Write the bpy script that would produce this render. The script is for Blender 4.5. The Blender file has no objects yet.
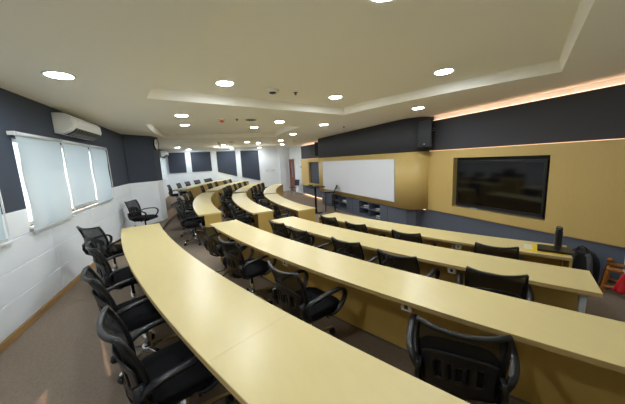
import bpy, math, random
from mathutils import Vector, Matrix

random.seed(7)
scene = bpy.context.scene
COL = scene.collection
PI = math.pi
EYE = 2.03                       # camera height above the front floor

# ---------------------------------------------------------------- camera
cam_data = bpy.data.cameras.new('camera')
cam = bpy.data.objects.new('camera', cam_data)
COL.objects.link(cam)
F_PX = 265.86
cam_data.sensor_width = 36.0
cam_data.lens = F_PX * 36.0 / 625.0
cam_data.clip_start = 0.02
cam_data.clip_end = 200
def _ray(px, py): return Vector((px - 312.5, -(py - 202.0), -F_PX))
_X = _ray(203.0, 165.5).normalized()
_Z = -_ray(392.0, 1900.0).normalized()
_Y = _Z.cross(_X).normalized()
_X = _Y.cross(_Z).normalized()
cam.matrix_world = Matrix(((*_X, 0), (*_Y, 0), (*_Z, EYE), (0, 0, 0, 1)))
scene.camera = cam

# ---------------------------------------------------------------- light and exposure
scene.view_settings.view_transform = 'Standard'
scene.view_settings.look = 'None'
scene.view_settings.gamma = 1.0
scene.view_settings.use_curve_mapping = False
scene.view_settings.exposure = 1.22
scene.cycles.max_bounces = 16
scene.cycles.diffuse_bounces = 10
scene.cycles.transparent_max_bounces = 24
LAMP_STRENGTH = 75.0
world = bpy.data.worlds.new('daylight')
scene.world = world
world.use_nodes = True
world.node_tree.nodes['Background'].inputs[0].default_value = (0.86, 0.93, 1.0, 1)
world.node_tree.nodes['Background'].inputs[1].default_value = 1.15
sun_data = bpy.data.lights.new('sun', 'SUN')
sun_data.energy = 2.6
sun_data.angle = 0.01
sun_data.color = (1.0, 0.62, 0.38)
sun = bpy.data.objects.new('sun', sun_data)
COL.objects.link(sun)
_sd = Vector((-0.93 * math.cos(0.54), -0.36 * math.cos(0.54), -math.sin(0.54)))
sun.rotation_euler = _sd.to_track_quat('-Z', 'Y').to_euler()
sun.location = (12, 6, 6)

# ---------------------------------------------------------------- materials
def s2l(c):
    return tuple(((v / 255) / 12.92 if v / 255 <= 0.04045 else ((v / 255 + 0.055) / 1.055) ** 2.4) for v in c)

def mat(name, rgb, rough=0.6, metal=0.0, spec=0.5, noise=0.0, scale=20.0, stretch=(1, 1, 1), bump=0.0, bscale=None, detail=3.0):
    m = bpy.data.materials.new(name)
    m.use_nodes = True
    nt = m.node_tree
    b = nt.nodes['Principled BSDF']
    col = (*s2l(rgb), 1)
    b.inputs['Base Color'].default_value = col
    b.inputs['Roughness'].default_value = rough
    b.inputs['Metallic'].default_value = metal
    b.inputs['Specular IOR Level'].default_value = spec
    if noise or bump:
        tc = nt.nodes.new('ShaderNodeTexCoord')
        mp = nt.nodes.new('ShaderNodeMapping')
        mp.inputs['Scale'].default_value = stretch
        nt.links.new(tc.outputs['Object'], mp.inputs['Vector'])
        nz = nt.nodes.new('ShaderNodeTexNoise')
        nz.inputs['Scale'].default_value = scale
        nz.inputs['Detail'].default_value = detail
        nt.links.new(mp.outputs['Vector'], nz.inputs['Vector'])
        if noise:
            mx = nt.nodes.new('ShaderNodeMix')
            mx.data_type = 'RGBA'
            mx.inputs[6].default_value = (*[max(0, c * (1 - noise)) for c in col[:3]], 1)
            mx.inputs[7].default_value = (*[min(1, c * (1 + noise)) for c in col[:3]], 1)
            nt.links.new(nz.outputs['Fac'], mx.inputs[0])
            nt.links.new(mx.outputs[2], b.inputs['Base Color'])
        if bump:
            nb = nz
            if bscale:
                nb = nt.nodes.new('ShaderNodeTexNoise')
                nb.inputs['Scale'].default_value = bscale
                nt.links.new(tc.outputs['Object'], nb.inputs['Vector'])
            bp = nt.nodes.new('ShaderNodeBump')
            bp.inputs['Strength'].default_value = bump
            bp.inputs['Distance'].default_value = 0.01
            nt.links.new(nb.outputs['Fac'], bp.inputs['Height'])
            nt.links.new(bp.outputs['Normal'], b.inputs['Normal'])
    return m

def emit(name, rgb, strength):
    m = bpy.data.materials.new(name)
    m.use_nodes = True
    nt = m.node_tree
    nt.nodes.clear()
    e = nt.nodes.new('ShaderNodeEmission')
    e.inputs[0].default_value = (*rgb, 1)
    e.inputs[1].default_value = strength
    o = nt.nodes.new('ShaderNodeOutputMaterial')
    nt.links.new(e.outputs[0], o.inputs[0])
    return m

def mix_transparent(name, rgb, fac, rough=0.6, translucent=False):
    m = bpy.data.materials.new(name)
    m.use_nodes = True
    nt = m.node_tree
    b = nt.nodes['Principled BSDF']
    b.inputs['Base Color'].default_value = (*s2l(rgb), 1)
    b.inputs['Roughness'].default_value = rough
    t = nt.nodes.new('ShaderNodeBsdfTranslucent' if translucent else 'ShaderNodeBsdfTransparent')
    t.inputs[0].default_value = (*s2l(rgb), 1) if translucent else (1, 1, 1, 1)
    mx = nt.nodes.new('ShaderNodeMixShader')
    mx.inputs[0].default_value = fac
    nt.links.new(b.outputs[0], mx.inputs[1])
    nt.links.new(t.outputs[0], mx.inputs[2])
    nt.links.new(mx.outputs[0], nt.nodes['Material Output'].inputs[0])
    return m

M = {}
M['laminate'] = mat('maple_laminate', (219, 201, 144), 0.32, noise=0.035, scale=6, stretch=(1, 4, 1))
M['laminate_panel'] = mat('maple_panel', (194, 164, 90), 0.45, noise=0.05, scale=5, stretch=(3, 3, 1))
M['yellow_wall'] = mat('beech_cladding', (203, 174, 106), 0.5, noise=0.05, scale=14, stretch=(4, 1, .6))
M['ceiling'] = mat('ceiling_paint', (243, 240, 230), 0.85)
M['white_wall'] = mat('white_wall_panel', (238, 243, 247), 0.5, noise=0.07, scale=2.2, detail=6)
M['dark_paint'] = mat('charcoal_paint', (54, 62, 76), 0.75, noise=0.03, scale=30)
M['dark_front'] = mat('charcoal_fabric_cladding', (64, 65, 70), 0.85, noise=0.08, scale=60)
M['dark_base'] = mat('slate_laminate', (88, 96, 110), 0.5)
M['edge_shade'] = mat('tan_edge_shade', (182, 156, 104), 0.45)  # darker desktop tone: shade on the outer desk edge put into the colour
M['carpet'] = mat('taupe_carpet', (136, 122, 108), 0.95, noise=0.22, scale=45, bump=0.5, bscale=180, spec=0.1)
M['carpet_edge'] = mat('grey_riser', (104, 98, 92), 0.8)
M['skirting'] = mat('oak_skirting', (176, 140, 92), 0.5)
M['black_plastic'] = mat('black_plastic', (17, 18, 20), 0.4)
M['black_fabric'] = mat('black_seat_fabric', (17, 17, 19), 0.9, noise=0.2, scale=200, spec=0.2)
M['arm_plastic'] = mat('satin_black_plastic', (20, 21, 24), 0.33)
M['mesh'] = mix_transparent('chair_mesh', (9, 9, 11), 0.14, 0.8)
M['chrome'] = mat('chrome', (200, 200, 204), 0.18, 1.0)
M['leg_metal'] = mat('grey_steel', (186, 190, 194), 0.4, 0.3)
M['rail'] = mat('grey_rail', (150, 152, 146), 0.5, 0.2)
M['white_plastic'] = mat('white_plastic', (232, 232, 228), 0.35)
M['socket'] = mat('socket_plastic', (222, 220, 208), 0.4)
M['dark_grey'] = mat('dark_grey_plastic', (60, 62, 66), 0.5)
M['blind'] = mix_transparent('blind_fabric', (194, 208, 214), 0.22, 0.8, translucent=True)
M['bar_metal'] = mat('blind_bar', (208, 214, 216), 0.4, 0.2)
M['glass'] = mix_transparent('window_glass', (235, 240, 245), 0.92, 0.05)
M['screen'] = mat('screen_glass', (9, 10, 12), 0.08)
M['bezel'] = mat('screen_bezel', (16, 17, 19), 0.35)
M['recess'] = mat('recess_black', (30, 33, 38), 0.6)
M['whiteboard'] = mat('whiteboard_enamel', (238, 240, 246), 0.22)
M['lamp'] = emit('downlight_glow', (0.89, 0.955, 1.0), LAMP_STRENGTH)
M['led'] = emit('warm_led', (1.0, 0.60, 0.36), 2.6)
M['led_dim'] = emit('warm_led_dim', (1.0, 0.55, 0.32), 1.2)
M['led_toe'] = emit('warm_led_toe', (1.0, 0.55, 0.30), 9.0)
M['speaker'] = mat('speaker_black', (22, 24, 28), 0.6)
M['wood_door'] = mat('brown_door', (124, 68, 44), 0.45, noise=0.12, scale=6, stretch=(6, 6, .6))
M['blue_chair'] = mat('navy_plastic', (24, 34, 58), 0.5)
M['bag'] = mat('backpack_nylon', (26, 27, 30), 0.8, noise=0.2, scale=60)
M['bag_grey'] = mat('backpack_webbing', (72, 72, 76), 0.8)
M['orange'] = mat('varnished_orange_wood', (150, 90, 20), 0.4, noise=0.12, scale=12)
M['red'] = mat('red_cloth', (206, 26, 34), 0.7)
M['green'] = mat('green_cloth', (20, 110, 52), 0.7)
M['paleblue'] = mat('pale_blue_plastic', (150, 186, 206), 0.5)
M['yellow_mat'] = mat('yellow_sheet', (238, 204, 44), 0.6)
M['sheet_white'] = mat('white_sheet', (226, 224, 206), 0.7)
M['tumbler'] = mat('black_tumbler', (20, 20, 22), 0.3)
M['paper'] = mat('paper_white', (230, 230, 228), 0.7)
M['leafgreen'] = mat('leaf_green', (74, 120, 50), 0.6)
M['orange_paint'] = mat('orange_lens', (230, 110, 50), 0.4)
M['clockface'] = mat('clock_face', (236, 238, 238), 0.4)

# ---------------------------------------------------------------- mesh helpers
class MB:
    def __init__(self, org=(0, 0, 0)):
        self.v = []; self.f = []; self.s = []; self.o = Vector(org)
    def add(self, vs, fs, smooth=False):
        n = len(self.v)
        self.v += [tuple(Vector(p)) for p in vs]
        for f in fs:
            self.f.append(tuple(i + n for i in f)); self.s.append(smooth)
        return self
    def box(self, x0, x1, y0, y1, z0, z1, T=None):
        vs = [Vector((x, y, z)) for z in (z0, z1) for y in (y0, y1) for x in (x0, x1)]
        if T: vs = [T @ p for p in vs]
        return self.add(vs, [(0, 2, 3, 1), (4, 5, 7, 6), (0, 1, 5, 4), (2, 6, 7, 3), (0, 4, 6, 2), (1, 3, 7, 5)])
    def rbox(self, x0, x1, y0, y1, z0, z1, r, n=3, T=None):
        """box with rounded vertical edges and a small chamfer top and bottom"""
        pts = []
        for cx, cy, a0 in ((x1 - r, y1 - r, 0), (x0 + r, y1 - r, 90), (x0 + r, y0 + r, 180), (x1 - r, y0 + r, 270)):
            for k in range(n + 1):
                a = math.radians(a0 + 90 * k / n)
                pts.append((cx + r * math.cos(a), cy + r * math.sin(a)))
        return self.prism(pts, z0, z1, T)
    def prism(self, poly, z0, z1, T=None, smooth=False):
        n = len(poly)
        vs = [Vector((p[0], p[1], z0)) for p in poly] + [Vector((p[0], p[1], z1)) for p in poly]
        if T: vs = [T @ p for p in vs]
        fs = [tuple(reversed(range(n))), tuple(range(n, 2 * n))]
        self.add(vs, fs)
        k = len(self.v) - 2 * n
        for i in range(n):
            j = (i + 1) % n
            self.f.append((k + i, k + j, k + n + j, k + n + i)); self.s.append(smooth)
        return self
    def grid(self, pts, closed_u=False, closed_v=False, smooth=True):
        nu, nv = len(pts), len(pts[0])
        fs = []
        for i in range(nu if closed_u else nu - 1):
            for j in range(nv if closed_v else nv - 1):
                a, b = (i + 1) % nu, (j + 1) % nv
                fs.append((i * nv + j, a * nv + j, a * nv + b, i * nv + b))
        return self.add([p for r in pts for p in r], fs, smooth)
    def sweep(self, path, prof, up=(0, 0, 1), closed=False, scales=None, smooth=True):
        """prof: list of (side, up) offsets; swept along path"""
        P = [Vector(p) for p in path]; n = len(P); up = Vector(up); rows = []
        for i, p in enumerate(P):
            if closed: t = P[(i + 1) % n] - P[i - 1]
            else: t = P[min(i + 1, n - 1)] - P[max(i - 1, 0)]
            t.normalize()
            u = up - t * up.dot(t)
            if u.length < 1e-4: u = Vector((0, 1, 0)) - t * t.y
            u.normalize(); s = t.cross(u)
            k = scales[i] if scales else 1.0
            rows.append([p + s * a * k + u * b * k for a, b in prof])
        self.grid(rows, closed_u=closed, closed_v=True, smooth=smooth)
        if not closed:
            m = len(prof); k = len(self.v) - n * m
            self.f.append(tuple(reversed(range(k, k + m)))); self.s.append(False)
            self.f.append(tuple(range(k + (n - 1) * m, k + n * m))); self.s.append(False)
        return self
    def tube(self, path, r, n=8, closed=False, scales=None, up=(0, 0, 1)):
        prof = [(r * math.cos(2 * PI * k / n), r * math.sin(2 * PI * k / n)) for k in range(n)]
        return self.sweep(path, prof, up, closed, scales)
    def lathe(self, prof, n=20, T=None, smooth=True):
        rows = []
        for r, z in prof:
            rows.append([Vector((r * math.cos(2 * PI * k / n), r * math.sin(2 * PI * k / n), z)) for k in range(n)])
        if T: rows = [[T @ p for p in r] for r in rows]
        self.grid(rows, closed_v=True, smooth=smooth)
        m = len(prof); k = len(self.v) - n * m
        self.f.append(tuple(reversed(range(k, k + n)))); self.s.append(False)
        self.f.append(tuple(range(k + (m - 1) * n, k + m * n))); self.s.append(False)
        return self
    def build(self, name, m, parent=None, bevel=0, seg=2, solid=0, sub=0):
        me = bpy.data.meshes.new(name)
        me.from_pydata([tuple(Vector(p) - self.o) for p in self.v], [], self.f)
        me.polygons.foreach_set('use_smooth', self.s)
        me.materials.append(m if not isinstance(m, str) else M[m])
        import bmesh
        bm = bmesh.new(); bm.from_mesh(me)
        bmesh.ops.recalc_face_normals(bm, faces=bm.faces[:]) if not getattr(self, 'open', False) else None
        bm.to_mesh(me); bm.free()
        me.update()
        o = bpy.data.objects.new(name, me)
        COL.objects.link(o)
        if parent: o.parent = parent
        else: o.location = self.o
        if solid:
            s = o.modifiers.new('solid', 'SOLIDIFY'); s.thickness = solid; s.offset = 0
        if bevel:
            b = o.modifiers.new('bevel', 'BEVEL'); b.width = bevel; b.segments = seg; b.limit_method = 'ANGLE'; b.angle_limit = 0.7
        if sub:
            s = o.modifiers.new('sub', 'SUBSURF'); s.levels = sub; s.render_levels = sub
        return o

def tag(o, label, cat, group=None, kind=None):
    o['label'] = label; o['category'] = cat
    if group: o['group'] = group
    if kind: o['kind'] = kind
    return o
def thing(name, label, cat, loc=(0, 0, 0), rz=0.0, group=None):
    o = bpy.data.objects.new(name, None)
    COL.objects.link(o)
    o.empty_display_size = 0.1
    o.location = loc; o.rotation_euler = (0, 0, rz)
    return tag(o, label, cat, group)
def struct(o):
    o['kind'] = 'structure'
    return o
def dup(root, loc, rz, label, group=None):
    r = root.copy(); COL.objects.link(r)
    r.location = loc; r.rotation_euler = (0, 0, rz); r['label'] = label
    if group: r['group'] = group
    for ch in list(root.children):
        c = ch.copy(); COL.objects.link(c); c.parent = r
        for g in list(ch.children):
            d = g.copy(); COL.objects.link(d); d.parent = c
    return r
def Tz(x, y, z, rz=0.0): return Matrix.Translation((x, y, z)) @ Matrix.Rotation(rz, 4, 'Z')

# polar frame of the amphitheatre: rows are arcs about (CX, CY); 0 deg points at the window wall
CX, CY = 8.6, -15.75
def pol(r, a, z=0.0):
    a = math.radians(a)
    return Vector((CX + r * math.sin(a), CY + r * math.cos(a), z))
def arc_poly(r0, r1, a0, a1, n):
    A = [a0 + (a1 - a0) * k / n for k in range(n + 1)]
    return [tuple(pol(r1, a)[:2]) for a in A] + [tuple(pol(r0, a)[:2]) for a in reversed(A)]

X0, X1, YL, YF = -0.8, 18.0, 2.0, -5.6
CEIL, TRAY = 2.99, 3.13
FL = {1: 0.33, 2: 0.22, 3: 0.11, 4: 0.0}
RISER = {1: 17.0, 2: 15.72, 3: 14.52}

# ---------------------------------------------------------------- floor tiers
struct(MB().box(X0 - .2, X1 + .2, YF - .2, YL + .2, -0.2, 0.0).build('floor', 'carpet'))
for k, (t, r) in enumerate(((3, 14.52), (2, 15.72), (1, 17.0))):
    ang = math.degrees(math.asin(9.4 / r)) if r < 20 else 33
    pts = [tuple(pol(r, -ang + 2 * ang * i / 60)[:2]) for i in range(61)]
    poly = pts + [(X1, YL), (X0, YL)]
    poly[0] = (X0, poly[0][1]); poly[60] = (X1, poly[60][1])
    struct(MB().prism(poly, FL[t] - .11, FL[t]).build('floor_tier', 'carpet'))
    A = [-ang + .3 + 2 * (ang - .3) * i / 60 for i in range(61)]
    struct(MB().sweep([pol(r - .004, a, FL[t] - .006) for a in A], [(-.012, -.02), (.014, -.02), (.014, .008), (-.012, .008)], smooth=False).build('trim_%d' % (k + 1), 'carpet_edge'))

# ---------------------------------------------------------------- left wall with window openings
WIN = [(2.35, 3.74, 1.33, 2.47), (4.19, 7.30, 1.40, 2.45), (11.6, 14.6, 1.36, 2.45), (15.2, 17.5, 1.36, 2.45)]
BAND = 1.62
def wall_strip(mb, z0, z1):
    """left wall slab between heights, leaving the window openings free"""
    x = X0
    for a, b, w0, w1 in WIN:
        mb.box(x, a, YL, YL + .18, z0, z1)
        if z0 < w0: mb.box(a, b, YL, YL + .18, z0, min(z1, w0))
        if z1 > w1: mb.box(a, b, YL, YL + .18, max(z0, w1), z1)
        x = b
    mb.box(x, X1 + .2, YL, YL + .18, z0, z1)
    return mb
struct(wall_strip(MB(), BAND, 3.3).build('wall_left', 'dark_paint'))
lo = wall_strip(MB(), -.1, BAND)
struct(lo.build('wall_left_lower', 'white_wall'))
# shadow joints of the white wall panels: the panels stand a few mm proud of the wall
pan = MB()
for z0, z1 in ((.42, .715), (.725, 1.02), (1.03, 1.33)):
    x = X0 + .01
    while x < 8.9:
        w = 1.35
        pan.box(x, min(x + w - .008, 8.99), YL - .012, YL, z0, z1)
        x += w
pan.box(X0 + .01, 2.3, YL - .012, YL, 1.34, BAND)
pan.box(3.79, 4.14, YL - .012, YL, 1.34, BAND)
pan.box(7.31, 8.99, YL - .012, YL, 1.34, BAND)
struct(pan.build('trim_4', 'white_wall', bevel=.003, seg=1))
struct(MB().box(X0, 9.0, YL - .02, YL, FL[1], FL[1] + .08).build('baseboard_left', 'skirting', bevel=.004))
# column bay
colp = [(9.0, 2.0), (9.0, 1.985), (9.62, 1.38), (10.05, 1.28), (10.35, 2.0)]
struct(MB().prism(colp, -.1, BAND).build('pillar_lower', 'white_wall'))
struct(MB().prism(colp, BAND, CEIL).build('pillar', 'dark_paint'))
struct(MB().box(10.35, X1, YL - .02, YL, FL[1], FL[1] + .08).build('baseboard_left_far', 'skirting', bevel=.004))

def window(k, a, b, z0, z1, mull):
    root = bpy.data.objects.new('window_%d' % k, None); COL.objects.link(root)
    root.location = (a, YL, z0); root['kind'] = 'structure'
    f = MB((a, YL, z0))
    for p in ((a, b, z0, z0 + .04), (a, b, z1 - .04, z1), (a, a + .035, z0, z1), (b - .035, b, z0, z1)):
        f.box(p[0], p[1], YL + .06, YL + .12, p[2], p[3])
    for m in mull: f.box(m - .02, m + .02, YL + .06, YL + .12, z0, z1)
    f.build('window_frame', 'white_plastic', root)
    MB((a, YL, z0)).box(a + .03, b - .03, YL + .085, YL + .09, z0 + .03, z1 - .03).build('window_pane', 'glass', root)
    MB((a, YL, z0)).box(a - .03, b + .03, YL - .035, YL + .06, z0 - .03, z0).build('window_sill', 'white_plastic', root, bevel=.004)
window(1, *WIN[0], [3.0]); window(2, *WIN[1], [4.95, 6.0]); window(3, *WIN[2], [13.0]); window(4, *WIN[3], [16.3])

def blind(x0, x1, zb, zt, label, chain=True):
    t = thing('roller_blind', label, 'blind', (x0, YL, zb), 0, 'roller blinds on the window wall')
    o = (x0, YL, zb)
    n = 8
    P = [[Vector((x0 + .012 + (x1 - x0 - .024) * i / n, YL - .058 - .006 * math.sin(j * 1.1) * (j > 0), zt - .05 - (zt - .05 - zb - .02) * j / 10)) for i in range(n + 1)] for j in range(11)]
    mb = MB(o); mb.grid(P); mb.open = True
    mb.build('blind_fabric', 'blind', t)
    MB(o).tube([(x0, YL - .06, zt - .03), (x1, YL - .06, zt - .03)], .026, 12).build('roller_tube', 'bar_metal', t)
    MB(o).rbox(x0 + .01, x1 - .01, YL - .068, YL - .048, zb - .006, zb + .022, .006).build('bottom_bar', 'bar_metal', t)
    for xx in (x0 - .008, x1 - .004):
        MB(o).box(xx, xx + .012, YL - .07, YL, zt - .05, zt - .005).build('bracket', 'white_plastic', t, bevel=.003)
    if chain:
        MB(o).tube([(x1 - .02, YL - .09, zt - .04), (x1 - .02, YL - .092, zb + .1), (x1 - .03, YL - .092, zb + .06), (x1 - .04, YL - .092, zb + .1), (x1 - .04, YL - .09, zt - .04)], .004, 6).build('pull_chain', 'white_plastic', t)
blind(2.45, 3.66, 1.36, 2.52, 'pale roller blind cut by the left edge of the photo')
blind(4.13, 5.185, 1.335, 2.52, 'widest pale roller blind, left of the three under the near air conditioner')
blind(5.225, 6.225, 1.465, 2.52, 'middle pale roller blind of three, its bottom ending just above a white sill')
blind(6.255, 7.20, 1.385, 2.52, 'pale roller blind closest to the grey pillar, right of the three')
blind(11.76, 13.0, 1.40, 2.52, 'distant roller blind just past the pillar with the clock')
blind(13.1, 14.55, 1.40, 2.52, 'distant roller blind between the pillar and the far air conditioner')
blind(15.3, 16.2, 1.40, 2.52, 'distant roller blind under the far air conditioner')
blind(16.32, 17.4, 1.40, 2.52, 'distant roller blind in the far corner by the dark wall panels')

# ---------------------------------------------------------------- far and near walls
struct(MB().box(X1, X1 + .2, YF - .4, YL + .2, -.1, 3.3).build('wall_far', 'white_wall'))
struct(MB().box(X1 - .12, X1, -5.3, -4.86, 0, CEIL).build('wall_far_pier', 'white_wall'))
struct(MB().box(X0 - .2, X0, YF - .4, YL + .2, -.1, 3.3).build('wall_near', 'white_wall'))
def wall_panel(y0, y1, zb0, zb1, label):
    """dark fabric panel on the far wall, its bottom edge following the seating"""
    t = MB((X1, y0, zb0)).prism([(y0, zb0), (y1, zb1), (y1, 2.86), (y0, 2.86)], 0, .045, Matrix(((0, 0, -1, X1), (1, 0, 0, 0), (0, 1, 0, 0), (0, 0, 0, 1)))).build('fabric_wall_panel', 'dark_paint', bevel=.008)
    tag(t, label, 'wall panel', 'dark panels on the far wall')
wall_panel(1.88, .95, 1.66, 1.66, 'dark wall panel nearest the window wall, with a level bottom edge')
wall_panel(.64, -.50, 1.67, 1.67, 'dark level-bottomed wall panel, second from the window wall')
wall_panel(-.85, -2.0, 1.59, 1.24, 'dark slant-bottomed wall panel, third from the window wall')
wall_panel(-2.32, -3.48, 1.17, .85, 'tallest dark slant-bottomed wall panel, nearest the door')

# ---------------------------------------------------------------- ceiling with three recessed trays
import bmesh
def ceiling():
    bm = bmesh.new()
    def loop(pts, z):
        vs = [bm.verts.new((p[0], p[1], z)) for p in pts]
        return vs, [bm.edges.new((vs[i], vs[(i + 1) % len(vs)])) for i in range(len(vs))]
    E = []
    _, e = loop([(X0 - .1, YF - .1), (X1 + .1, YF - .1), (X1 + .1, YL + .1), (X0 - .1, YL + .1)], CEIL); E += e
    trays = []
    for a0, a1 in ((-29.6, -14.2), (-5.4, 6.8), (14.2, 29.6)):
        pts = arc_poly(13.15, 16.9, a0, a1, 16)
        inn = arc_poly(13.19, 16.86, a0 + .15, a1 - .15, 16)
        v, e = loop(pts, CEIL); E += e
        trays.append((v, inn))
    bmesh.ops.triangle_fill(bm, use_beauty=True, use_dissolve=False, edges=E)
    for v, inn in trays:
        w = [bm.verts.new((p[0], p[1], TRAY)) for p in inn]
        n = len(v)
        for i in range(n):
            j = (i + 1) % n
            bm.faces.new((v[i], v[j], w[j], w[i]))
        bm.faces.new(w)
    bmesh.ops.recalc_face_normals(bm, faces=bm.faces[:])
    me = bpy.data.meshes.new('ceiling'); bm.to_mesh(me); bm.free()
    me.materials.append(M['ceiling'])
    o = bpy.data.objects.new('ceiling', me); COL.objects.link(o)
    return struct(o)
ceiling()
struct(MB().box(X0 - .3, X1 + .3, YF - .4, YL + .3, 3.3, 3.4).build('ceiling_slab', 'ceiling'))

# ---------------------------------------------------------------- front wall
struct(MB().box(X0 - .1, 16.62, YF - .2, YF, -.1, 3.3).build('wall_front', 'white_wall'))
struct(MB().box(16.62, 17.95, YF - .2, YF, 2.2, CEIL).build('wall_front_lintel', 'white_wall'))
struct(MB().box(17.95, X1, YF - .2, YF, 0, CEIL).build('wall_front_jamb', 'white_wall'))
struct(MB().box(16.62, 17.95, YF - .24, YF - .2, 0, 2.2).build('wall_front_back', 'white_wall'))
struct(MB().box(X0, 1.70, YF, -5.45, 0, 2.12).build('wall_front_near', 'white_wall'))
Y_T, Z_LO, Z_HI, Z_DK = -5.45, .60, 2.125, 2.875
def framed(mb, x0, x1, z0, z1, hx0, hx1, hz0, hz1, y0, y1):
    mb.box(x0, hx0, y0, y1, z0, z1); mb.box(hx1, x1, y0, y1, z0, z1)
    mb.box(hx0, hx1, y0, y1, z0, hz0); mb.box(hx0, hx1, y0, y1, hz1, z1)
    return mb
# television bay (right) and board bay (left)
struct(framed(MB(), 1.70, 5.36, Z_LO, Z_HI, 2.70, 4.60, .79, 1.935, YF, Y_T).build('wall_front_right', 'yellow_wall'))
struct(framed(MB(), 11.84, 15.15, Z_LO, Z_HI, 12.55, 13.95, .79, 1.935, YF, Y_T).build('wall_front_left', 'yellow_wall'))
struct(MB().box(2.68, 4.62, YF, YF + .012, .77, 1.95).build('wall_front_recess', 'recess'))
struct(MB().box(12.5, 14.0, YF, YF + .012, .77, 1.95).build('wall_front_recess_left', 'recess'))
for a, b, nm in ((X0, 5.36, 'right'), (11.84, 15.15, 'left')):
    struct(MB().box(a, b, YF, Y_T - .03, Z_HI + .012, Z_DK).build('wall_front_upper_' + nm, 'dark_front'))
    struct(MB().box(max(a, 1.70) - (.4 if nm == 'left' else 0), b + (.4 if nm == 'right' else 0), YF, Y_T - .035, .09 if nm == 'left' else 0, Z_LO).build('wall_front_lower_' + nm, 'dark_base'))
    struct(MB().box(max(a, 1.72), b - .02, Y_T - .028, Y_T - .016, Z_HI, Z_HI + .006).build('trim_5' if nm == 'right' else 'trim_6', 'led_dim'))
    struct(MB().box(max(a, 1.72), b - .02, Y_T - .035, Y_T - .003, Z_LO - .012, Z_LO).build('trim_7' if nm == 'right' else 'trim_8', 'skirting'))
# curved centre bay
Y_W = -4.95
def bay(off, x0=6.0, x1=11.2, dx=.66, dy=.56):
    """plan of the centre bay: flat front with rounded ends, moved back by off"""
    pts = []
    n = 14
    for k in range(n + 1):
        t = PI / 2 * k / n
        pts.append((x0 - (dx - off) * math.sin(t) ** .9, Y_W - off - (dy - off * .2) * (1 - math.cos(t) ** .9)))
    right = list(reversed(pts))
    left = [(2 * 8.6 - x, y) for x, y in pts]
    return [(right[0][0], YF + .001)] + right + left + [(left[-1][0], YF + .001)]
struct(MB().prism(bay(0), Z_LO, Z_HI, smooth=True).build('wall_front_bay', 'yellow_wall'))
struct(MB().prism(bay(.012), Z_HI, CEIL, smooth=True).build('wall_front_bay_upper', 'dark_front'))
# plinth of the bay with two open equipment niches
low = MB()
nich = ((6.80, 8.03), (8.93, 10.20))
xs = [6.05, 6.80, 8.03, 8.93, 10.20, 11.15]
yb, yf = Y_W - .5, Y_W - .03
for a, b in ((0, 1), (2, 3), (4, 5)): low.box(xs[a], xs[b], YF, yf, 0, Z_LO)
for a, b in nich:
    low.box(a, b, YF, yf, 0, .09); low.box(a, b, YF, yf, .55, Z_LO); low.box(a, b, YF, yb, .09, .55)
low2 = MB().prism([(5.6, YF), (5.62, -5.3), (5.75, -5.08), (6.05, yf), (6.05, YF)], 0, Z_LO).prism([(11.6, YF), (11.58, -5.3), (11.45, -5.08), (11.15, yf), (11.15, YF)], .14, Z_LO)
struct(low.build('wall_front_base', 'dark_base'))
struct(low2.build('wall_front_base_ends', 'dark_base'))
fr = MB()
for a, b in nich:
    m = (a + b) / 2
    fr.box(m - .012, m + .012, yb, yf - .004, .09, .55)
    fr.box(a, b, yb, yf - .01, .31, .33)
struct(fr.build('trim_9', 'dark_base'))
dl = MB()
for x in (6.43, 8.48, 10.67): dl.box(x - .004, x + .004, yf, yf + .004, .05, Z_LO - .03)
struct(dl.build('trim_10', 'recess'))

# warm light strips: on top of the upper cladding and in the corners of the lower cladding
def led(name_label, *bx, mat_='led'):
    tag(MB((bx[0], bx[2], bx[4])).box(*bx).build('light_strip', mat_), name_label, 'light strip', 'warm light strips on the front wall')
led('warm light strip along the top of the dark cladding above the television', 1.0, 5.3, -5.56, -5.53, Z_DK, Z_DK + .012)
led('warm light strip above the dark cladding near the brown door', 11.9, 15.1, -5.56, -5.53, Z_DK, Z_DK + .012)
led('warm light strip at floor level along the dark base near the door', 11.9, 15.1, -5.595, -5.575, .06, .075, mat_='led_toe')
led('upright warm light strip at the end of the front cladding near the brown door', 15.151, 15.16, -5.56, -5.54, 2.2, 2.86)
led('short warm light strip in the low corner under the speaker beside the television', 5.40, 5.55, -5.43, -5.41, Z_LO - .03, Z_LO - .012, mat_='led_dim')

# door at the far end of the front wall
dr = bpy.data.objects.new('door_1', None); COL.objects.link(dr); dr.location = (17.48, -5.5, 0); dr['kind'] = 'structure'
o = (17.48, -5.5, 0)
MB(o).box(16.62, 16.69, -5.7, -5.53, 0, 2.25).box(17.88, 17.95, -5.7, -5.53, 0, 2.25).box(16.69, 17.88, -5.7, -5.53, 2.17, 2.25).build('door_frame', 'white_plastic', dr)
framed(MB(o), 16.69, 17.88, .01, 2.17, 17.2, 17.5, .95, 1.98, -5.59, -5.545).build('door_leaf', 'wood_door', dr)
MB(o).box(17.2, 17.5, -5.575, -5.565, .95, 1.98).build('glass_strip', mat('door_glass', (150, 170, 200), .15), dr)
MB(o).tube([(16.78, -5.54, 1.0), (16.78, -5.48, 1.0), (16.92, -5.48, 1.0)], .011, 8).build('door_handle', 'chrome', dr)
for yy, lab in ((-4.4, 'white wall switch plate on the far wall, nearer the door'), (-4.02, 'white wall switch plate on the far wall, farther from the door')):
    t = thing('switch_plate', lab, 'switch', (X1, yy, 1.48), 0, 'switch plates on the far wall')
    MB((X1, yy, 1.48)).box(X1 - .012, X1, yy - .13, yy + .13, 1.42, 1.56).build('plate', 'socket', t, bevel=.003)
    for k in (-.07, 0, .07): MB((X1, yy, 1.48)).box(X1 - .018, X1 - .011, yy + k - .025, yy + k + .025, 1.45, 1.53).build('rocker', 'white_plastic', t)
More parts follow.
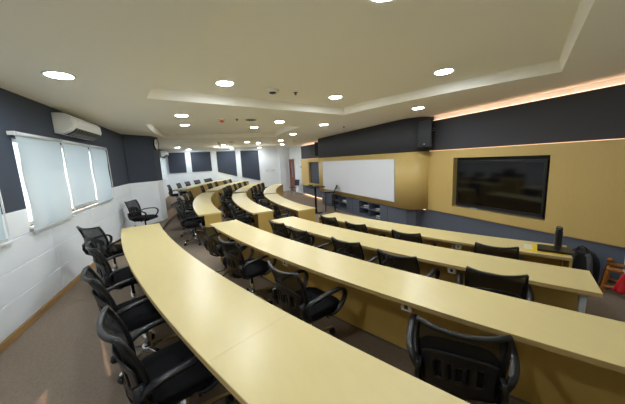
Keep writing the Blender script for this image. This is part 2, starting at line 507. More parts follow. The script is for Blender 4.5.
t = thing('thermostat', 'small beige wall controller between the brown door and the yellow wall', 'thermostat', (15.5, -5.6, 1.6))
MB((15.5, -5.6, 1.6)).rbox(15.35, 15.8, -5.6, -5.575, 1.6, 1.74, .01).build('case', 'socket', t)
MB((15.5, -5.6, 1.6)).box(15.45, 15.6, -5.576, -5.57, 1.64, 1.71).build('display', 'dark_grey', t)

# ---------------------------------------------------------------- things on the front wall
t = thing('television', 'large black flat screen television recessed in the yellow wall', 'television', (3.65, -5.55, .83))
o = (3.65, -5.55, .83)
framed(MB(o), 2.76, 4.54, .83, 1.86, 2.80, 4.50, .88, 1.82, -5.575, -5.505).build('bezel', 'bezel', t, bevel=.004)
MB(o).box(2.80, 4.50, -5.57, -5.512, .88, 1.82).build('screen', 'screen', t)
MB(o).box(2.76, 4.54, -5.585, -5.50, .805, .83).build('lower_bar', 'dark_grey', t, bevel=.004)
MB(o).box(3.98, 4.14, -5.50, -5.46, .797, .812).build('status_plate', 'leg_metal', t, bevel=.003)
t = thing('framed_board', 'tall dark board set in the yellow wall left of the whiteboard', 'board', (13.25, -5.56, .82))
o = (13.25, -5.56, .82)
MB(o).box(12.60, 13.90, -5.585, -5.55, .83, 1.90).build('board_face', mat('slate_board', (70, 78, 94), .6), t)
framed(MB(o), 12.57, 13.93, .80, 1.93, 12.62, 13.88, .85, 1.88, -5.585, -5.54).build('board_frame', 'bezel', t)
t = thing('whiteboard', 'long white writing board in two panels on the yellow wall', 'whiteboard', (8.49, Y_W, .75))
o = (8.49, Y_W, .75)
for a, b in ((6.08, 8.597), (8.603, 10.90)):
    MB(o).box(a, b, Y_W + .004, Y_W + .022, .765, 1.955).build('writing_panel', 'whiteboard', t, bevel=.002, seg=1)
framed(MB(o), 6.065, 10.915, .75, 1.97, 6.08, 10.90, .765, 1.955, Y_W, Y_W + .026).build('frame', 'bar_metal', t)

def speaker(x, y, z, rz, label):
    t = thing('wall_speaker', label, 'speaker', (x, y, z), rz, 'black speakers on the front wall')
    MB().prism([(-.17, .14), (.17, .14), (.12, -.14), (-.12, -.14)], 0, .66).build('cabinet', 'speaker', t, bevel=.012)
    MB().box(-.15, .15, .14, .152, .02, .64).build('grille', 'speaker', t, bevel=.004)
    MB().lathe([(.0, 0), (.014, 0), (.014, .004), (0, .004)], 12, Matrix.Translation((0, .152, .08)) @ Matrix.Rotation(-PI / 2, 4, 'X')).build('badge', 'bar_metal', t)
    MB().box(-.04, .04, -.24, -.14, .28, .42).build('wall_bracket', 'dark_grey', t, bevel=.005)
    MB().tube([(-.15, -.06, .40), (-.20, -.08, .40), (-.20, -.08, .46), (-.15, -.06, .46)], .008, 6).build('bracket_handle', 'bar_metal', t)
speaker(5.24, -5.22, 2.22, math.radians(35), 'black wall speaker high up beside the television')
speaker(11.96, -5.22, 2.22, math.radians(-35), 'black wall speaker high up at the far end of the whiteboard wall')

# boxes and gear inside the niches
def gear(name, label, cat, x, z, w, h, m, d=.22):
    t = thing(name, label, cat, (x, Y_W - .22, z))
    MB((x, Y_W - .22, z)).rbox(x - w / 2, x + w / 2, Y_W - .22 - d / 2, Y_W - .22 + d / 2, z, z + h, .012).build('case', m, t)
    MB((x, Y_W - .22, z)).box(x - w / 2 + .02, x + w / 2 - .02, Y_W - .22 + d / 2, Y_W - .216 + d / 2, z + h * .3, z + h * .7).build('front_panel', 'dark_grey', t)
    return t
gear('media_player', 'flat white box on the upper shelf of the niche under the whiteboard', 'equipment', 7.68, .33, .34, .08, 'paper')
gear('media_player', 'small pale box in the upper right compartment of the niche under the whiteboard', 'equipment', 7.02, .33, .26, .06, 'socket')
gear('amplifier', 'pale box in the lower right compartment of the niche under the whiteboard', 'equipment', 7.0, .09, .26, .07, 'socket')
gear('media_player', 'pale box in the niche behind the tall black stool', 'equipment', 9.25, .33, .3, .07, 'paper')

# ---------------------------------------------------------------- air conditioners, clock
def aircon(x0, x1, label):
    t = thing('air_conditioner', label, 'air conditioner', (x0, YL, 2.58), 0, 'split air conditioners on the window wall')
    o = (x0, YL, 2.58)
    T = Matrix(((0, 0, 1, 0), (-1, 0, 0, YL), (0, 1, 0, 0), (0, 0, 0, 1)))     # (depth, height, along)
    prof = [(0, 2.61), (.10, 2.605), (.19, 2.655), (.235, 2.70), (.245, 2.74), (.235, 2.84), (.20, 2.885), (.15, 2.905), (0, 2.91)]
    MB(o).prism(prof, x0, x1, T).build('casing', 'white_plastic', t, bevel=.008)
    MB(o).prism([(.245, 2.745), (.250, 2.75), (.242, 2.84), (.236, 2.84)], x0 + .04, x1 - .03, T).build('front_flap', 'white_plastic', t)
    MB(o).prism([(.07, 2.600), (.11, 2.588), (.196, 2.636), (.240, 2.692), (.222, 2.705), (.10, 2.615)], x0 + .12, x1 - .06, T).build('air_outlet', 'bezel', t)
    n = 9
    for k in range(n):
        xx = x0 + .18 + (x1 - x0 - .3) * k / (n - 1)
        MB(o).prism([(.10, 2.583), (.19, 2.628), (.235, 2.684), (.20, 2.67), (.11, 2.612)], xx, xx + .012, T).build('louvre', 'rail', t)
    MB(o).box(x0 + .16, x0 + .20, YL - .252, YL - .244, 2.80, 2.815).build('badge', 'bar_metal', t)
    return t
aircon(5.22, 6.45, 'white wall air conditioner above the three near roller blinds')
aircon(16.2, 17.5, 'distant white air conditioner on the window wall past the pillar')
d = Vector((.43, -.10, 0)).normalized(); nrm = Vector((-.10, -.43, 0)).normalized()
cpos = Vector((9.83, 1.331, 2.76)) + nrm * .003
TC = Matrix((( d.x, 0, nrm.x, cpos.x), (d.y, 0, nrm.y, cpos.y), (0, 1, 0, cpos.z), (0, 0, 0, 1)))
t = thing('wall_clock', 'round white wall clock with dark rim on the grey pillar', 'clock', cpos)
MB(cpos).lathe([(0, 0), (.18, 0), (.185, .02), (.18, .04), (.165, .04), (.160, .025), (0, .025)], 28, TC).build('rim', 'bezel', t)
MB(cpos).lathe([(0, .026), (.16, .026), (.16, .028), (0, .028)], 28, TC).build('dial', 'clockface', t)
for a, l in ((60, .09), (-30, .12)):
    MB(cpos).box(-.005, .005, 0, l, .030, .033, TC @ Matrix.Rotation(math.radians(a), 4, 'Z')).build('hand', 'bezel', t)

# ---------------------------------------------------------------- ceiling fittings
first_lamp = []
def downlight(x, y, z, label):
    if first_lamp:
        return dup(first_lamp[0], (x, y, z), 0, label)
    t = thing('downlight', label, 'downlight', (x, y, z), 0, 'round ceiling downlights')
    MB().lathe([(.105, .02), (.105, -.006), (.128, -.010), (.135, -.002), (.135, .02)], 32).build('trim_ring', 'white_plastic', t)
    MB().lathe([(.106, .002), (.106, -.006), (.098, -.010), (.06, -.013), (0, -.014)], 32).build('diffuser', 'lamp', t)
    first_lamp.append(t)
    return t
Kt = (TRAY - EYE) / .96
DL = [
 ((3.56, 1.24), 0, 'downlight above the near window wall, closest to the near air conditioner'),
 ((3.49, -.34), 1, 'downlight in the nearest ceiling recess, on its window side away from the viewer'),
 ((1.42, -1.09), 1, 'downlight cut by the top edge of the photo'),
 ((2.48, -2.73), 1, 'biggest downlight on the television side of the nearest ceiling recess'),
 ((3.88, -2.02), 1, 'downlight in the nearest ceiling recess, by its far corner towards the whiteboard'),
 ((4.43, -4.20), 0, 'downlight next to the front wall, above the near wall speaker'),
 ((5.80, .28), 0, 'downlight just beyond the nearest ceiling recess on its window side'),
 ((7.05, .30), 1, 'downlight in the middle ceiling recess, near its window side, first from the viewer'),
 ((9.34, .27), 1, 'downlight in the middle ceiling recess, near its window side, second from the viewer'),
 ((6.44, -1.82), 0, 'downlight between the nearest and middle ceiling recesses, towards the whiteboard'),
 ((7.48, -1.39), 1, 'downlight in the middle ceiling recess, towards the whiteboard, first from the viewer'),
 ((9.31, -1.39), 1, 'downlight in the middle ceiling recess, towards the whiteboard, second from the viewer'),
 ((12.87, .15), 1, 'downlight in the far ceiling recess, window side, nearer the viewer'),
 ((15.29, 1.10), 0, 'downlight by the far air conditioner'),
 ((6.86, -3.19), 0, 'downlight over the front floor, first along the whiteboard'),
 ((9.26, -3.08), 0, 'downlight over the front floor, above the tall black table'),
 ((12.0, -3.38), 0, 'downlight over the front floor, past the end of the whiteboard'),
 ((14.6, -4.18), 0, 'downlight over the front floor, closest to the brown door'),
 ((12.53, -1.95), 1, 'downlight in the far ceiling recess, whiteboard side, nearer the viewer'),
 ((13.2, -2.6), 1, 'downlight in the far ceiling recess, whiteboard side, farther from the viewer'),
 ((17.3, -3.45), 0, 'downlight close to the far wall, above the tallest slanted dark panel'),
 ((14.3, -1.05), 1, 'downlight in the far ceiling recess, window side, farther from the viewer'),
 ((17.3, .67), 0, 'downlight close to the far wall, above the level dark panels'),
 ((17.3, -1.73), 0, 'downlight close to the far wall, above the third dark panel'),
]
for (x, y), tr, lab in DL:
    if tr: downlight(x * Kt, y * Kt, TRAY, lab)
    else: downlight(x, y, CEIL, lab)
# the same fittings go on over the viewer's end of the room
downlight(.9, .9, CEIL, 'downlight above the foreground desk, out of view over the viewer')

def sprinkler(x, y, z, label):
    t = thing('sprinkler', label, 'sprinkler', (x, y, z), 0, 'ceiling sprinklers')
    MB().lathe([(.035, .0), (.035, -.006), (.012, -.01), (.012, -.03), (.02, -.032), (.02, -.036), (0, -.036)], 14).build('sprinkler_head', 'dark_grey', t)
sprinkler(4.29, -1.51, TRAY, 'small sprinkler in the nearest ceiling recess beside the smoke detector')
sprinkler(6.13, -.78, CEIL, 'small sprinkler between the orange ceiling beacon and the round vent')
sprinkler(7.27, -4.04, CEIL, 'small sprinkler in the ceiling above the whiteboard')
sprinkler(12.3, -4.1, CEIL, 'small sprinkler in the ceiling near the far wall speaker')
t = thing('smoke_detector', 'round white smoke detector in the nearest ceiling recess', 'smoke detector', (4.22, -1.11, TRAY))
MB().lathe([(.10, 0), (.10, -.012), (.085, -.03), (.06, -.035)], 24).build('detector_base', 'white_plastic', t)
MB().lathe([(.055, -.030), (.055, -.045), (.03, -.055), (0, -.055)], 20).build('sensor_cap', 'dark_grey', t)
def beacon(x, y, label):
    t = thing('ceiling_beacon', label, 'beacon', (x, y, CEIL), 0, 'orange ceiling beacons')
    MB().lathe([(.07, 0), (.07, -.025), (.05, -.03), (.0, -.03)], 20).build('beacon_base', 'socket', t)
    MB().lathe([(.045, -.03), (.045, -.06), (.03, -.075), (0, -.075)], 16).build('beacon_lens', 'orange_paint', t)
beacon(6.15, -.47, 'orange ceiling beacon between the nearest and middle ceiling recesses')
beacon(12.3, -.72, 'orange ceiling beacon before the far ceiling recess')
def vent(x, y, label):
    t = thing('ceiling_vent', label, 'vent', (x, y, CEIL), 0, 'round ceiling vents')
    MB().lathe([(.12, 0), (.12, -.01), (.10, -.014), (.10, 0)], 24).build('vent_rim', 'rail', t)
    MB().lathe([(.0, -.004), (.10, -.004), (.09, -.012), (0, -.02)], 24).build('vent_disc', 'dark_grey', t)
vent(6.20, -1.09, 'round grey ceiling vent between the nearest and middle recesses')
vent(12.4, -1.25, 'round grey ceiling vent before the far recess')

# ---------------------------------------------------------------- curved desks
R_IN = {1: 16.90, 2: 15.63, 3: 14.43, 4: 13.19}
R_OUT = {1: 17.435, 2: 16.13, 3: 14.955, 4: 13.735}
def desk(row, a0, a1, seams, ends, label, outlets=(), legs=(), full=False):
    """ends: (lower angle end, higher angle end), each 'panel' or 'leg'"""
    ri, ro, z0 = R_IN[row], R_OUT[row], FL[row]
    zt = z0 + .75
    am = (a0 + a1) / 2
    org = pol((ri + ro) / 2, am, z0)
    t = thing('curved_desk', label, 'desk', org, 0, 'curved lecture desks')
    cut = [a0] + list(seams) + [a1]
    for k in range(len(cut) - 1):
        g0 = .0006 if k else 0; g1 = .0006 if k < len(cut) - 2 else 0
        MB(org).prism(arc_poly(ri, ro, cut[k] + g0, cut[k + 1] - g1, max(6, int((cut[k + 1] - cut[k]) * 2))), zt - .035, zt).build('desktop', 'laminate', t, bevel=.0008, seg=1)
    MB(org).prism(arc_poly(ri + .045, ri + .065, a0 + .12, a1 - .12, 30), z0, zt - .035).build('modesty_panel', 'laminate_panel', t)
    MB(org).prism(arc_poly(ro - .0005, ro + .0025, a0, a1, 40), zt - .0345, zt - .0015).build('edge_shade', 'edge_shade', t)  # thin strip added over the outer edge to carry its painted shade
    da = math.degrees(.022 / ri)
    for e, a in zip(ends, (a0, a1 - da)):
        if e == 'panel':
            MB(org).prism(arc_poly(ri + .02, ro - (.012 if full else .12), a, a + da, 1), z0, zt - .035).build('end_panel', 'laminate_panel', t)
        else:
            s = 1 if a == a0 else -1
            aa = a + s * .35
            p = pol(ro - .16, aa, z0); q = pol(ro - .12, aa, zt - .05)
            lg = MB(org)
            lg.tube([p, q], .026, 12)
            lg.box(-.03, .03, -.22, .16, .655, .69, Tz(*pol(ro - .24, aa, z0), -math.radians(aa)))
            lg.build('desk_leg', 'leg_metal', t)
    for a in legs:
        p = pol(ro - .16, a, z0); q = pol(ro - .14, a, zt - .045)
        MB(org).tube([p, q], .022, 10).build('desk_leg', 'leg_metal', t)
    # grey steel stretcher under the top
    A = [a0 + .5 + (a1 - a0 - 1.0) * k / 30 for k in range(31)]
    MB(org).sweep([pol(ro - .10, a, zt - .0475) for a in A], [(-.016, -.012), (.016, -.012), (.016, .012), (-.016, .012)], smooth=False).build('support_rail', 'rail', t)
    for a in outlets:
        T = Tz(*pol(ro - .098, a, zt - .128), -math.radians(a))
        b = MB(org).box(-.042, .042, 0, .026, 0, .068, T).build('power_outlet', 'socket', t, bevel=.004)
        MB(org).box(-.014, .014, .026, .029, .018, .048, T).build('outlet_cover', 'dark_grey', b)
    return t
DESK = {}
desk(1, -36, -11.65, (-24.8,), ('panel', 'panel'), 'biggest curved desk in the foreground, on the top tier beside the window wall', (-30, -26, -22))
desk(2, -33.0, -12.5, (), ('panel', 'panel'), 'curved second-tier desk running out of the photo at right', (-30.5, -26.2, -21, -17))
desk(3, -30.6, -12.85, (), ('leg', 'panel'), 'curved third-tier desk with grey metal leg at its right end', (-26.3, -23.4, -17.35), (-20.4, -17.35))
desk(4, -30.5, -12.7, (), ('panel', 'panel'), 'near front-row desk carrying a yellow sheet and a black bottle', (-25.4, -21.3, -17.7), (-25, -17.7), True)
desk(2, -8.5, 9.6, (), ('panel', 'panel'), 'short bowed second-tier desk in the middle, nearest the grey pillar', (-5, 4.8))
desk(3, -9.0, 9.4, (), ('panel', 'panel'), 'short bowed third-tier desk in the middle, between two other bowed desks', (-4.2, 3.6), (-4.7,))
desk(4, -8.8, 8.8, (), ('panel', 'panel'), 'short bowed front-row desk in the middle, nearest the tall black table', (-4.3, 3.6), (-4.8,), True)
desk(1, 13.2, 33.0, (), ('leg', 'panel'), 'rearmost far desk in front of the dark wall panels, with white end leg', ())
desk(2, 12.3, 32.5, (), ('panel', 'panel'), 'far second-tier desk, one in front of the rearmost desk', ())
desk(3, 12.0, 30.6, (), ('panel', 'panel'), 'far third-tier desk, two in front of the rearmost desk', ())
desk(4, 10.4, 29.0, (), ('panel', 'panel'), 'far front-row desk, nearest the brown door', ())

# ---------------------------------------------------------------- mesh office chair
def back_pt(u, v, off=0.0):
    w = .186 + .026 * math.sin(v * PI * .62)
    z = .485 + .425 * v - .018 * (1 - u * u) * v
    y = -.205 - .085 * v + .03 * math.sin(PI * v) - .05 * (1 - u * u) + off
    return Vector((u * w, y, z))
def make_chair(name, label, loc, rz, group):
    t = thing(name, label, 'office chair', loc, rz, group)
    # star base with five arms, casters
    b = MB()
    b.lathe([(.0, .07), (.045, .07), (.05, .085), (.045, .125), (.032, .135), (0, .135)], 16)
    for k in range(5):
        a = 2 * PI * k / 5 + .3
        c, s = math.cos(a), math.sin(a)
        path = [Vector((c * r, s * r, z)) for r, z in ((.03, .105), (.12, .105), (.20, .095), (.27, .08), (.30, .07))]
        b.sweep(path, [(-.022, -.012), (.022, -.012), (.018, .012), (-.018, .012)], scales=[1.1, 1, .85, .7, .6], smooth=False)
    base = b.build('star_base', 'chrome', t, bevel=.003, seg=1)
    for k in range(5):
        a = 2 * PI * k / 5 + .3
        T = Matrix.Translation((math.cos(a) * .285, math.sin(a) * .285, .03)) @ Matrix.Rotation(a + .6 + k, 4, 'Z') @ Matrix.Rotation(PI / 2, 4, 'X')
        w = MB()
        for s in (-1, 1):
            w.lathe([(0, s * .006), (.024, s * .006), (.029, s * .011), (.029, s * .020), (.022, s * .026), (0, s * .026)], 14, T)
        w.tube([T @ Vector((0, 0, 0)), T @ Vector((.0, .02, 0)), Vector((math.cos(a) * .285, math.sin(a) * .285, .075))], .009, 6)
        w.build('caster', 'black_plastic', t)
    MB().lathe([(0, .10), (.027, .10), (.027, .26), (.018, .262), (.018, .40), (0, .40)], 14).build('gas_lift', 'chrome', t)
    m = MB().rbox(-.09, .09, -.15, .10, .385, .43, .02)
    m.tube([(.08, .02, .405), (.19, .03, .40), (.23, .03, .39)], .007, 6)
    m.build('tilt_mechanism', 'black_plastic', t, bevel=.004)
    # cushion
    rows = []
    for zz, k in ((.425, .80), (.43, .93), (.45, .995), (.475, 1.0), (.492, .95), (.502, .80), (.506, .5), (.508, .05)):
        ring = []
        for i in range(36):
            a = 2 * PI * i / 36
            ca, sa = math.cos(a), math.sin(a)
            x = .245 * k * math.copysign(abs(ca) ** .45, ca)
            y = .015 + .235 * k * math.copysign(abs(sa) ** .45, sa)
            z = zz - (.02 * max(0, (y - .14) / .11) if zz > .44 else 0)
            ring.append(Vector((x, y, z)))
        rows.append(ring)
    sm = MB(); sm.grid(rows, closed_v=True)
    sm.f.append(tuple(reversed(range(36)))); sm.s.append(False)
    sm.build('seat', 'black_fabric', t)
    # back: frame, mesh, lumbar plate
    loop = []
    n = 12
    for k in range(n + 1): loop.append(back_pt(-1 + 2 * k / n, 1))
    for k in range(1, 9): loop.append(back_pt(1 + .04 * math.sin(PI * k / 9), 1 - k / 9))
    for k in range(n + 1): loop.append(back_pt(1 - 2 * k / n, 0))
    for k in range(1, 9): loop.append(back_pt(-1 - .04 * math.sin(PI * k / 9), k / 9))
    fr = MB()
    fr.sweep(loop, [(-.009, -.013), (.009, -.013), (.011, 0), (.009, .013), (-.009, .013), (-.011, 0)], up=(0, 1, 0), closed=True)
    fr.sweep([Vector((0, -.08, .40)), Vector((0, -.20, .405)), Vector((0, -.262, .44)), Vector((0, -.272, .50)), Vector((0, -.262, .56))],
             [(-.04, -.012), (.04, -.012), (.04, .012), (-.04, .012)], up=(0, 1, .01), smooth=False)
    fr.build('back_frame', 'black_plastic', t)
    g = MB(); g.open = True
    g.grid([[back_pt(-1 + 2 * i / 12, j / 10) for i in range(13)] for j in range(11)])
    g.build('back_mesh', 'mesh', t)
    lp = MB(); lp.open = True
    nu, nv = 22, 14
    P = [[back_pt(-.93 + 1.86 * i / nu, .02 + (.30 + .34 * math.sqrt(max(0, 1 - (2 * i / nu - 1) ** 2 * .75)) ) * j / nv, -.022) for i in range(nu + 1)] for j in range(nv + 1)]
    V = [p for r in P for p in r]; Fc = []
    for j in range(nv):
        for i in range(nu):
            slot = (4 <= j <= 9) and i in (4, 5, 8, 13, 16, 17)
            slot = slot or (j in (4, 5, 6, 7, 8) and i in (10, 11))
            if not slot: Fc.append((j * (nu + 1) + i, j * (nu + 1) + i + 1, (j + 1) * (nu + 1) + i + 1, (j + 1) * (nu + 1) + i))
    lp.add(V, Fc, True)
    lp.build('lumbar_support', 'arm_plastic', t, solid=.008)
    for s in (-1, 1):
        path = [(s * .205, -.235, .56), (s * .252, -.20, .625), (s * .275, -.10, .655), (s * .278, .06, .665), (s * .278, .15, .655),
                (s * .277, .20, .615), (s * .274, .195, .55), (s * .262, .14, .475), (s * .235, .06, .425), (s * .16, .02, .418)]
        # smooth the loop
        pts = [Vector(p) for p in path]; sm_ = []
        for i in range(len(pts) - 1):
            p0, p1, p2, p3 = pts[max(i - 1, 0)], pts[i], pts[i + 1], pts[min(i + 2, len(pts) - 1)]
            for q in range(3):
                tt = q / 3
                sm_.append(.5 * ((2 * p1) + (p2 - p0) * tt + (2 * p0 - 5 * p1 + 4 * p2 - p3) * tt ** 2 + (3 * p1 - p0 - 3 * p2 + p3) * tt ** 3))
        sm_.append(pts[-1])
        ar = MB()
        ar.sweep(sm_, [(-.010, -.022), (.010, -.022), (.013, 0), (.010, .022), (-.010, .022), (-.013, 0)], up=(s, 0, 0.02))
        # wing that carries the arm on the back frame, down to the seat
        ar.sweep([(s * .205, -.245, .63), (s * .216, -.245, .55), (s * .218, -.215, .48), (s * .20, -.13, .425), (s * .10, -.06, .41)],
                 [(-.012, -.026), (.012, -.026), (.012, .026), (-.012, .026)], up=(0, 1, .1), smooth=True)
        ar.build('armrest', 'arm_plastic', t)
    return t

CH = []
def chair(row, a, r, turn, label, group):
    loc = pol(r, a, FL[row]); rz = math.radians(180 - a + turn)
    if CH: return dup(CH[0], loc, rz, label, group)
    CH.append(make_chair('mesh_office_chair', label, loc, rz, group))
    return CH[0]
ORD = ['first', 'second', 'third', 'fourth', 'fifth', 'sixth']
R_CH = {1: 17.38, 2: 16.15, 3: 15.00, 4: 13.84}
G1 = 'mesh chairs at the near desks'; G2 = 'mesh chairs at the bowed middle desks'; G3 = 'mesh chairs at the far desks'
near = {
 1: [(-12.2, .20, 40), (-16.8, .03, 8), (-20.1, .06, 4), (-23.3, 0.05, -2)],
 2: [(-15.2, -.06, 10), (-18.8, .02, 3), (-23.1, .09, -4), (-27.6, .06, 13)],
 3: [(-16.0, .0, 4), (-18.7, .04, -3), (-22.0, .02, 2), (-24.7, .08, 1), (-27.8, .03, 9)],
 4: [(-15.9, -.04, 2), (-19.1, .04, 2), (-22.9, .04, 4), (-27.4, .03, 7)],
}
tier = {1: 'foreground top-tier desk', 2: 'near second-tier desk', 3: 'near third-tier desk', 4: 'near front-row desk'}
for row, L in near.items():
    for k, (a, dr_, tn) in enumerate(L):
        extra = {(1, 0): 'black mesh chair turned sideways at the far end of the foreground desk',
                 (1, 3): 'biggest black mesh chair at bottom left, at the foreground desk',
                 (2, 3): 'biggest black mesh chair at bottom right, seen from behind at the near second-tier desk'}.get((row, k))
        chair(row, a, R_CH[row] + dr_, tn, extra or 'black mesh chair at the %s, %s from the aisle end' % (tier[row], ORD[k]), G1)
mid = {2: [-6.6, -3.4, -.4, 3.0, 6.6], 3: [-6.4, -2.6, 1.4, 5.8], 4: [-6.9, -2.6, 1.6, 5.6]}
mt = {2: 'bowed second-tier desk beside the pillar', 3: 'bowed middle third-tier desk', 4: 'bowed middle front-row desk'}
for row, L in mid.items():
    for k, a in enumerate(L):
        chair(row, a, R_CH[row] + random.uniform(-.02, .12), random.uniform(-14, 14), 'black mesh chair at the %s, %s from the near end' % (mt[row], ORD[k]), G2)
far = {1: [15.5, 18.6, 22.2, 25.4, 28.6, 31.2], 2: [15.6, 19.6, 23.6, 27.0, 30.2], 3: [13.6, 17.6, 21.0, 23.4, 26.8], 4: [14.5, 19.0, 23.2, 26.2]}
ft = {1: 'rearmost far desk', 2: 'far second-tier desk', 3: 'far third-tier desk', 4: 'far front-row desk'}
for row, L in far.items():
    for k, a in enumerate(L):
        chair(row, a, R_CH[row] + random.uniform(.02, .2) + (.16 if row == 1 else 0), random.uniform(-16, 16), 'black mesh chair at the %s, %s from its left end' % (ft[row], ORD[k]), G3)
dup(CH[0], (7.75, 1.5, FL[1]), math.radians(180 - 20), 'lone black mesh chair standing against the white wall by the pillar', 'mesh chairs along the walls')

# ---------------------------------------------------------------- front floor furniture
t = thing('high_table', 'tall black pedestal table on the front floor before the whiteboard', 'table', (9.45, -3.92, 0))
MB().lathe([(0, 0), (.27, 0), (.27, .012), (.06, .03), (0, .03)], 28).build('base_plate', 'black_plastic', t)
MB().lathe([(0, .02), (.042, .02), (.042, 1.0), (0, 1.0)], 16).build('pole', 'black_plastic', t)
MB().rbox(-.30, .30, -.30, .30, 1.0, 1.035, .05).build('tabletop', 'bezel', t)
t = thing('desk_plant', 'small green leafy sprig lying on the tall black table', 'plant', (9.62, -3.80, 1.035))
lf = MB()
for k in range(9):
    a = k * 2.4
    p = Vector((.04 * math.cos(a), .04 * math.sin(a), .015)); q = p + Vector((.09 * math.cos(a), .09 * math.sin(a), .03 + .01 * (k % 3)))
    s = Vector((-math.sin(a), math.cos(a), 0)) * .025
    m_ = (p + q) / 2 + Vector((0, 0, .02))
    lf.add([p, m_ + s, q, m_ - s], [(0, 1, 2, 3)])
lf.open = True
lf.build('leaves', 'leafgreen', t, solid=.004)
MB().lathe([(0, 0), (.04, 0), (.05, .03), (0, .03)], 12).build('holder', 'dark_grey', t)

t = thing('bar_stool', 'tall black stool with low back beside the tall table', 'stool', (9.50, -4.56, 0), math.radians(-24))
MB().rbox(-.21, .21, -.21, .21, .74, .79, .05).build('seat', 'bezel', t)
for sx in (-1, 1):
    for sy in (-1, 1):
        MB().tube([(sx * .16, sy * .16, .745), (sx * .19, sy * .19, 0)], .016, 8).build('leg', 'black_plastic', t)
MB().tube([(sx * .181, sy * .181, .25) for sx, sy in ((-1, -1), (1, -1), (1, 1), (-1, 1))], .010, 6, closed=True).build('footrest', 'black_plastic', t)
bk = MB()
bk.tube([(-.10, -.18, .78), (-.10, -.24, .92)], .012, 6); bk.tube([(.10, -.18, .78), (.10, -.24, .92)], .012, 6)
bk.build('back_post', 'black_plastic', t)
MB().grid([[Vector((-.19 + .38 * i / 8, -.235 - .03 * (1 - (i / 4 - 1) ** 2) - .02 * j, .88 + .07 * j)) for i in range(9)] for j in range(3)]).build('backrest', 'bezel', t, solid=.02)

t = thing('visitor_chair', 'navy plastic chair with thin metal legs beside the brown door wall', 'chair', (15.55, -5.05, 0), math.radians(20))
MB().grid([[Vector((-.22 + .44 * i / 8, -.22 + .44 * j / 6, .45 + .015 * (i / 4 - 1) ** 2 - .01 * (j > 4))) for i in range(9)] for j in range(7)]).build('seat', 'blue_chair', t, solid=.02)
MB().grid([[Vector((-.22 + .44 * i / 8, -.22 - .06 * j / 6 - .03 * (1 - (i / 4 - 1) ** 2), .52 + .38 * j / 6)) for i in range(9)] for j in range(7)]).build('backrest', 'blue_chair', t, solid=.02)
for sx in (-1, 1):
    for sy in (-1, 1):
        pth = [(sx * .19, sy * .17, .45), (sx * .22, sy * .22, 0)]
        MB().tube(pth, .011, 8).build('leg', 'leg_metal', t)
    MB().tube([(sx * .19, -.19, .44), (sx * .19, -.245, .56)], .011, 8).build('back_support', 'leg_metal', t)

# ---------------------------------------------------------------- things on and by the near front-row desk
ZD = FL[4] + .75
def on_desk(r, a): return pol(r, a, ZD)
A_ = -29.9
T = Tz(*pol(13.50, A_, ZD), -math.radians(A_))
oo = pol(13.50, A_, ZD)
sh = MB(oo).box(-.12, .30, -.17, .17, .0, .004, T).build('yellow_sheet', 'yellow_mat')
tag(sh, 'bright yellow sheet lying at the right end of the front-row desk', 'sheet')
wsh = MB(oo).box(.22, .31, -.12, .10, .0045, .0065, T).build('paper_sheet', 'sheet_white')
tag(wsh, 'white paper lying at the left edge of the yellow sheet', 'paper')
t = thing('laptop', 'closed black laptop lying on the yellow sheet', 'laptop', oo + Vector((0, 0, .0045)), -math.radians(A_ + 2))
MB().rbox(-.165, .17, -.10, .14, .003, .018, .012).build('lower_case', 'bezel', t)
MB().rbox(-.165, .17, -.10, .14, .019, .028, .012).build('lid', 'tumbler', t)
MB().box(-.14, .11, -.106, -.098, .012, .024).build('hinge', 'dark_grey', t)
tp = pol(13.29, -30.1, ZD)
t = thing('tumbler', 'tall black tumbler with carry loop standing at the back of the desk', 'bottle', tp)
MB().lathe([(0, 0), (.036, 0), (.038, .01), (.040, .20), (.036, .215), (0, .215)], 20).build('body', 'tumbler', t)
MB().lathe([(0, .215), (.037, .215), (.037, .245), (.030, .25), (0, .25)], 20).build('lid', 'bezel', t)
MB().tube([(-.03, 0, .245), (-.026, 0, .265), (0, 0, .275), (.026, 0, .265), (.03, 0, .245)], .007, 8, up=(0, 1, 0)).build('carry_loop', 'dark_grey', t)

# backpack on the floor
t = thing('backpack', 'black backpack with grey straps leaning by the dark lower wall', 'backpack', (2.02, -5.08, 0), math.radians(20))
rows = []
for k in range(11):
    v = k / 10
    z = .01 + .53 * v
    w = .20 * (1 - .0 * v) * (1.0 if v < .6 else math.sqrt(max(.02, 1 - ((v - .6) / .42) ** 2)))
    dd = .12 * (1 - .35 * v)
    rows.append([Vector((w * math.copysign(abs(math.cos(a)) ** .6, math.cos(a)), -.03 * v + dd * math.copysign(abs(math.sin(a)) ** .7, math.sin(a)), z)) for a in [2 * PI * i / 28 for i in range(28)]])
mb = MB(); mb.grid(rows, closed_v=True)
mb.f.append(tuple(reversed(range(28)))); mb.s.append(False)
mb.f.append(tuple(range(10 * 28, 11 * 28))); mb.s.append(False)
mb.build('pack_body', 'bag', t)
MB().rbox(-.12, .12, -.05, .04, .05, .26, .03, T=Matrix.Translation((0, -.13, 0))).build('front_pocket', 'bag', t, bevel=.015)
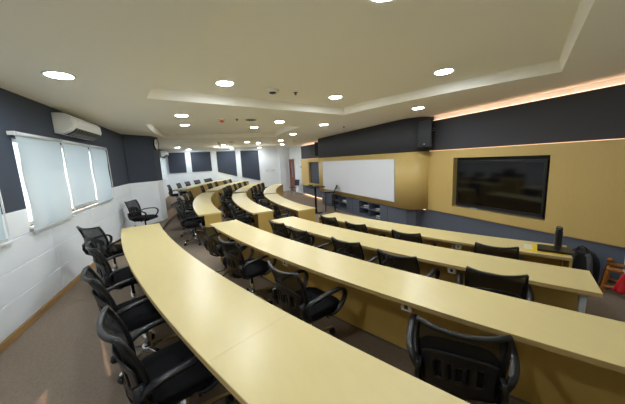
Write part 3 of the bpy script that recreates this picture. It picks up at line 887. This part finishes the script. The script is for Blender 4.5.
for s in (-1, 1):
    MB().sweep([(s * .06, .07, .50), (s * .085, .12, .47), (s * .10, .145, .36), (s * .11, .14, .22), (s * .12, .10, .08)], [(-.03, -.008), (.03, -.008), (.03, .008), (-.03, .008)], up=(0, 1, 0)).build('shoulder_strap', 'bag_grey', t)
MB().tube([(-.05, .03, .53), (-.045, .03, .575), (0, .03, .60), (.045, .03, .575), (.05, .03, .53)], .010, 8, up=(0, 1, 0)).build('grab_handle', 'bag', t)

# small orange wooden stand with red and green cloth on the floor
t = thing('wooden_stand', 'low orange turned-wood stand with red and green cloth by the dark wall', 'stand', (1.60, -5.2, 0), math.radians(20))
def turned(p, q, n=14):
    p, q = Vector(p), Vector(q)
    sc = [1 + .45 * math.sin(k * 1.35) ** 2 for k in range(n + 1)]
    return [p + (q - p) * k / n for k in range(n + 1)], sc
for sx in (-1, 1):
    for sy in (-1, 1):
        pth, sc = turned((sx * .20, sy * .15, 0), (sx * .15, sy * .11, .40))
        MB().tube(pth, .020, 10, scales=sc).build('leg', 'orange', t)
for sy in (-1, 1):
    MB().tube([(-.17, sy * .12, .36), (.17, sy * .12, .36)], .030, 10).build('top_rail', 'orange', t)
    MB().tube([(-.19, sy * .14, .12), (.19, sy * .14, .12)], .026, 10).build('lower_rail', 'orange', t)
for sx in (-1, 1):
    MB().lathe([(0, 0), (.03, .005), (.036, .03), (.022, .055), (0, .062)], 14, Matrix.Translation((sx * .15, -.11, .40))).build('knob', 'orange', t)
def cloth(name, m, w0, w1, z0, z1, x, yy):
    P = [[Vector((x + (w0 + (w1 - w0) * j / 8) * (i / 10 - .5), yy + .03 * math.sin(i * 1.7 + j * .3) * j / 8 + .05 * j / 8, z1 + (z0 - z1) * j / 8)) for i in range(11)] for j in range(9)]
    c = MB(); c.open = True; c.grid(P); return c.build(name, m, t, solid=.008)
cloth('red_cloth', 'red', .10, .28, .08, .36, -.03, .15)
cloth('green_cloth', 'green', .10, .14, .20, .38, -.10, .14)
MB().tube([(.02, .16, .40), (-.04, .19, .28)], .014, 8).build('blue_stick', 'paleblue', t)
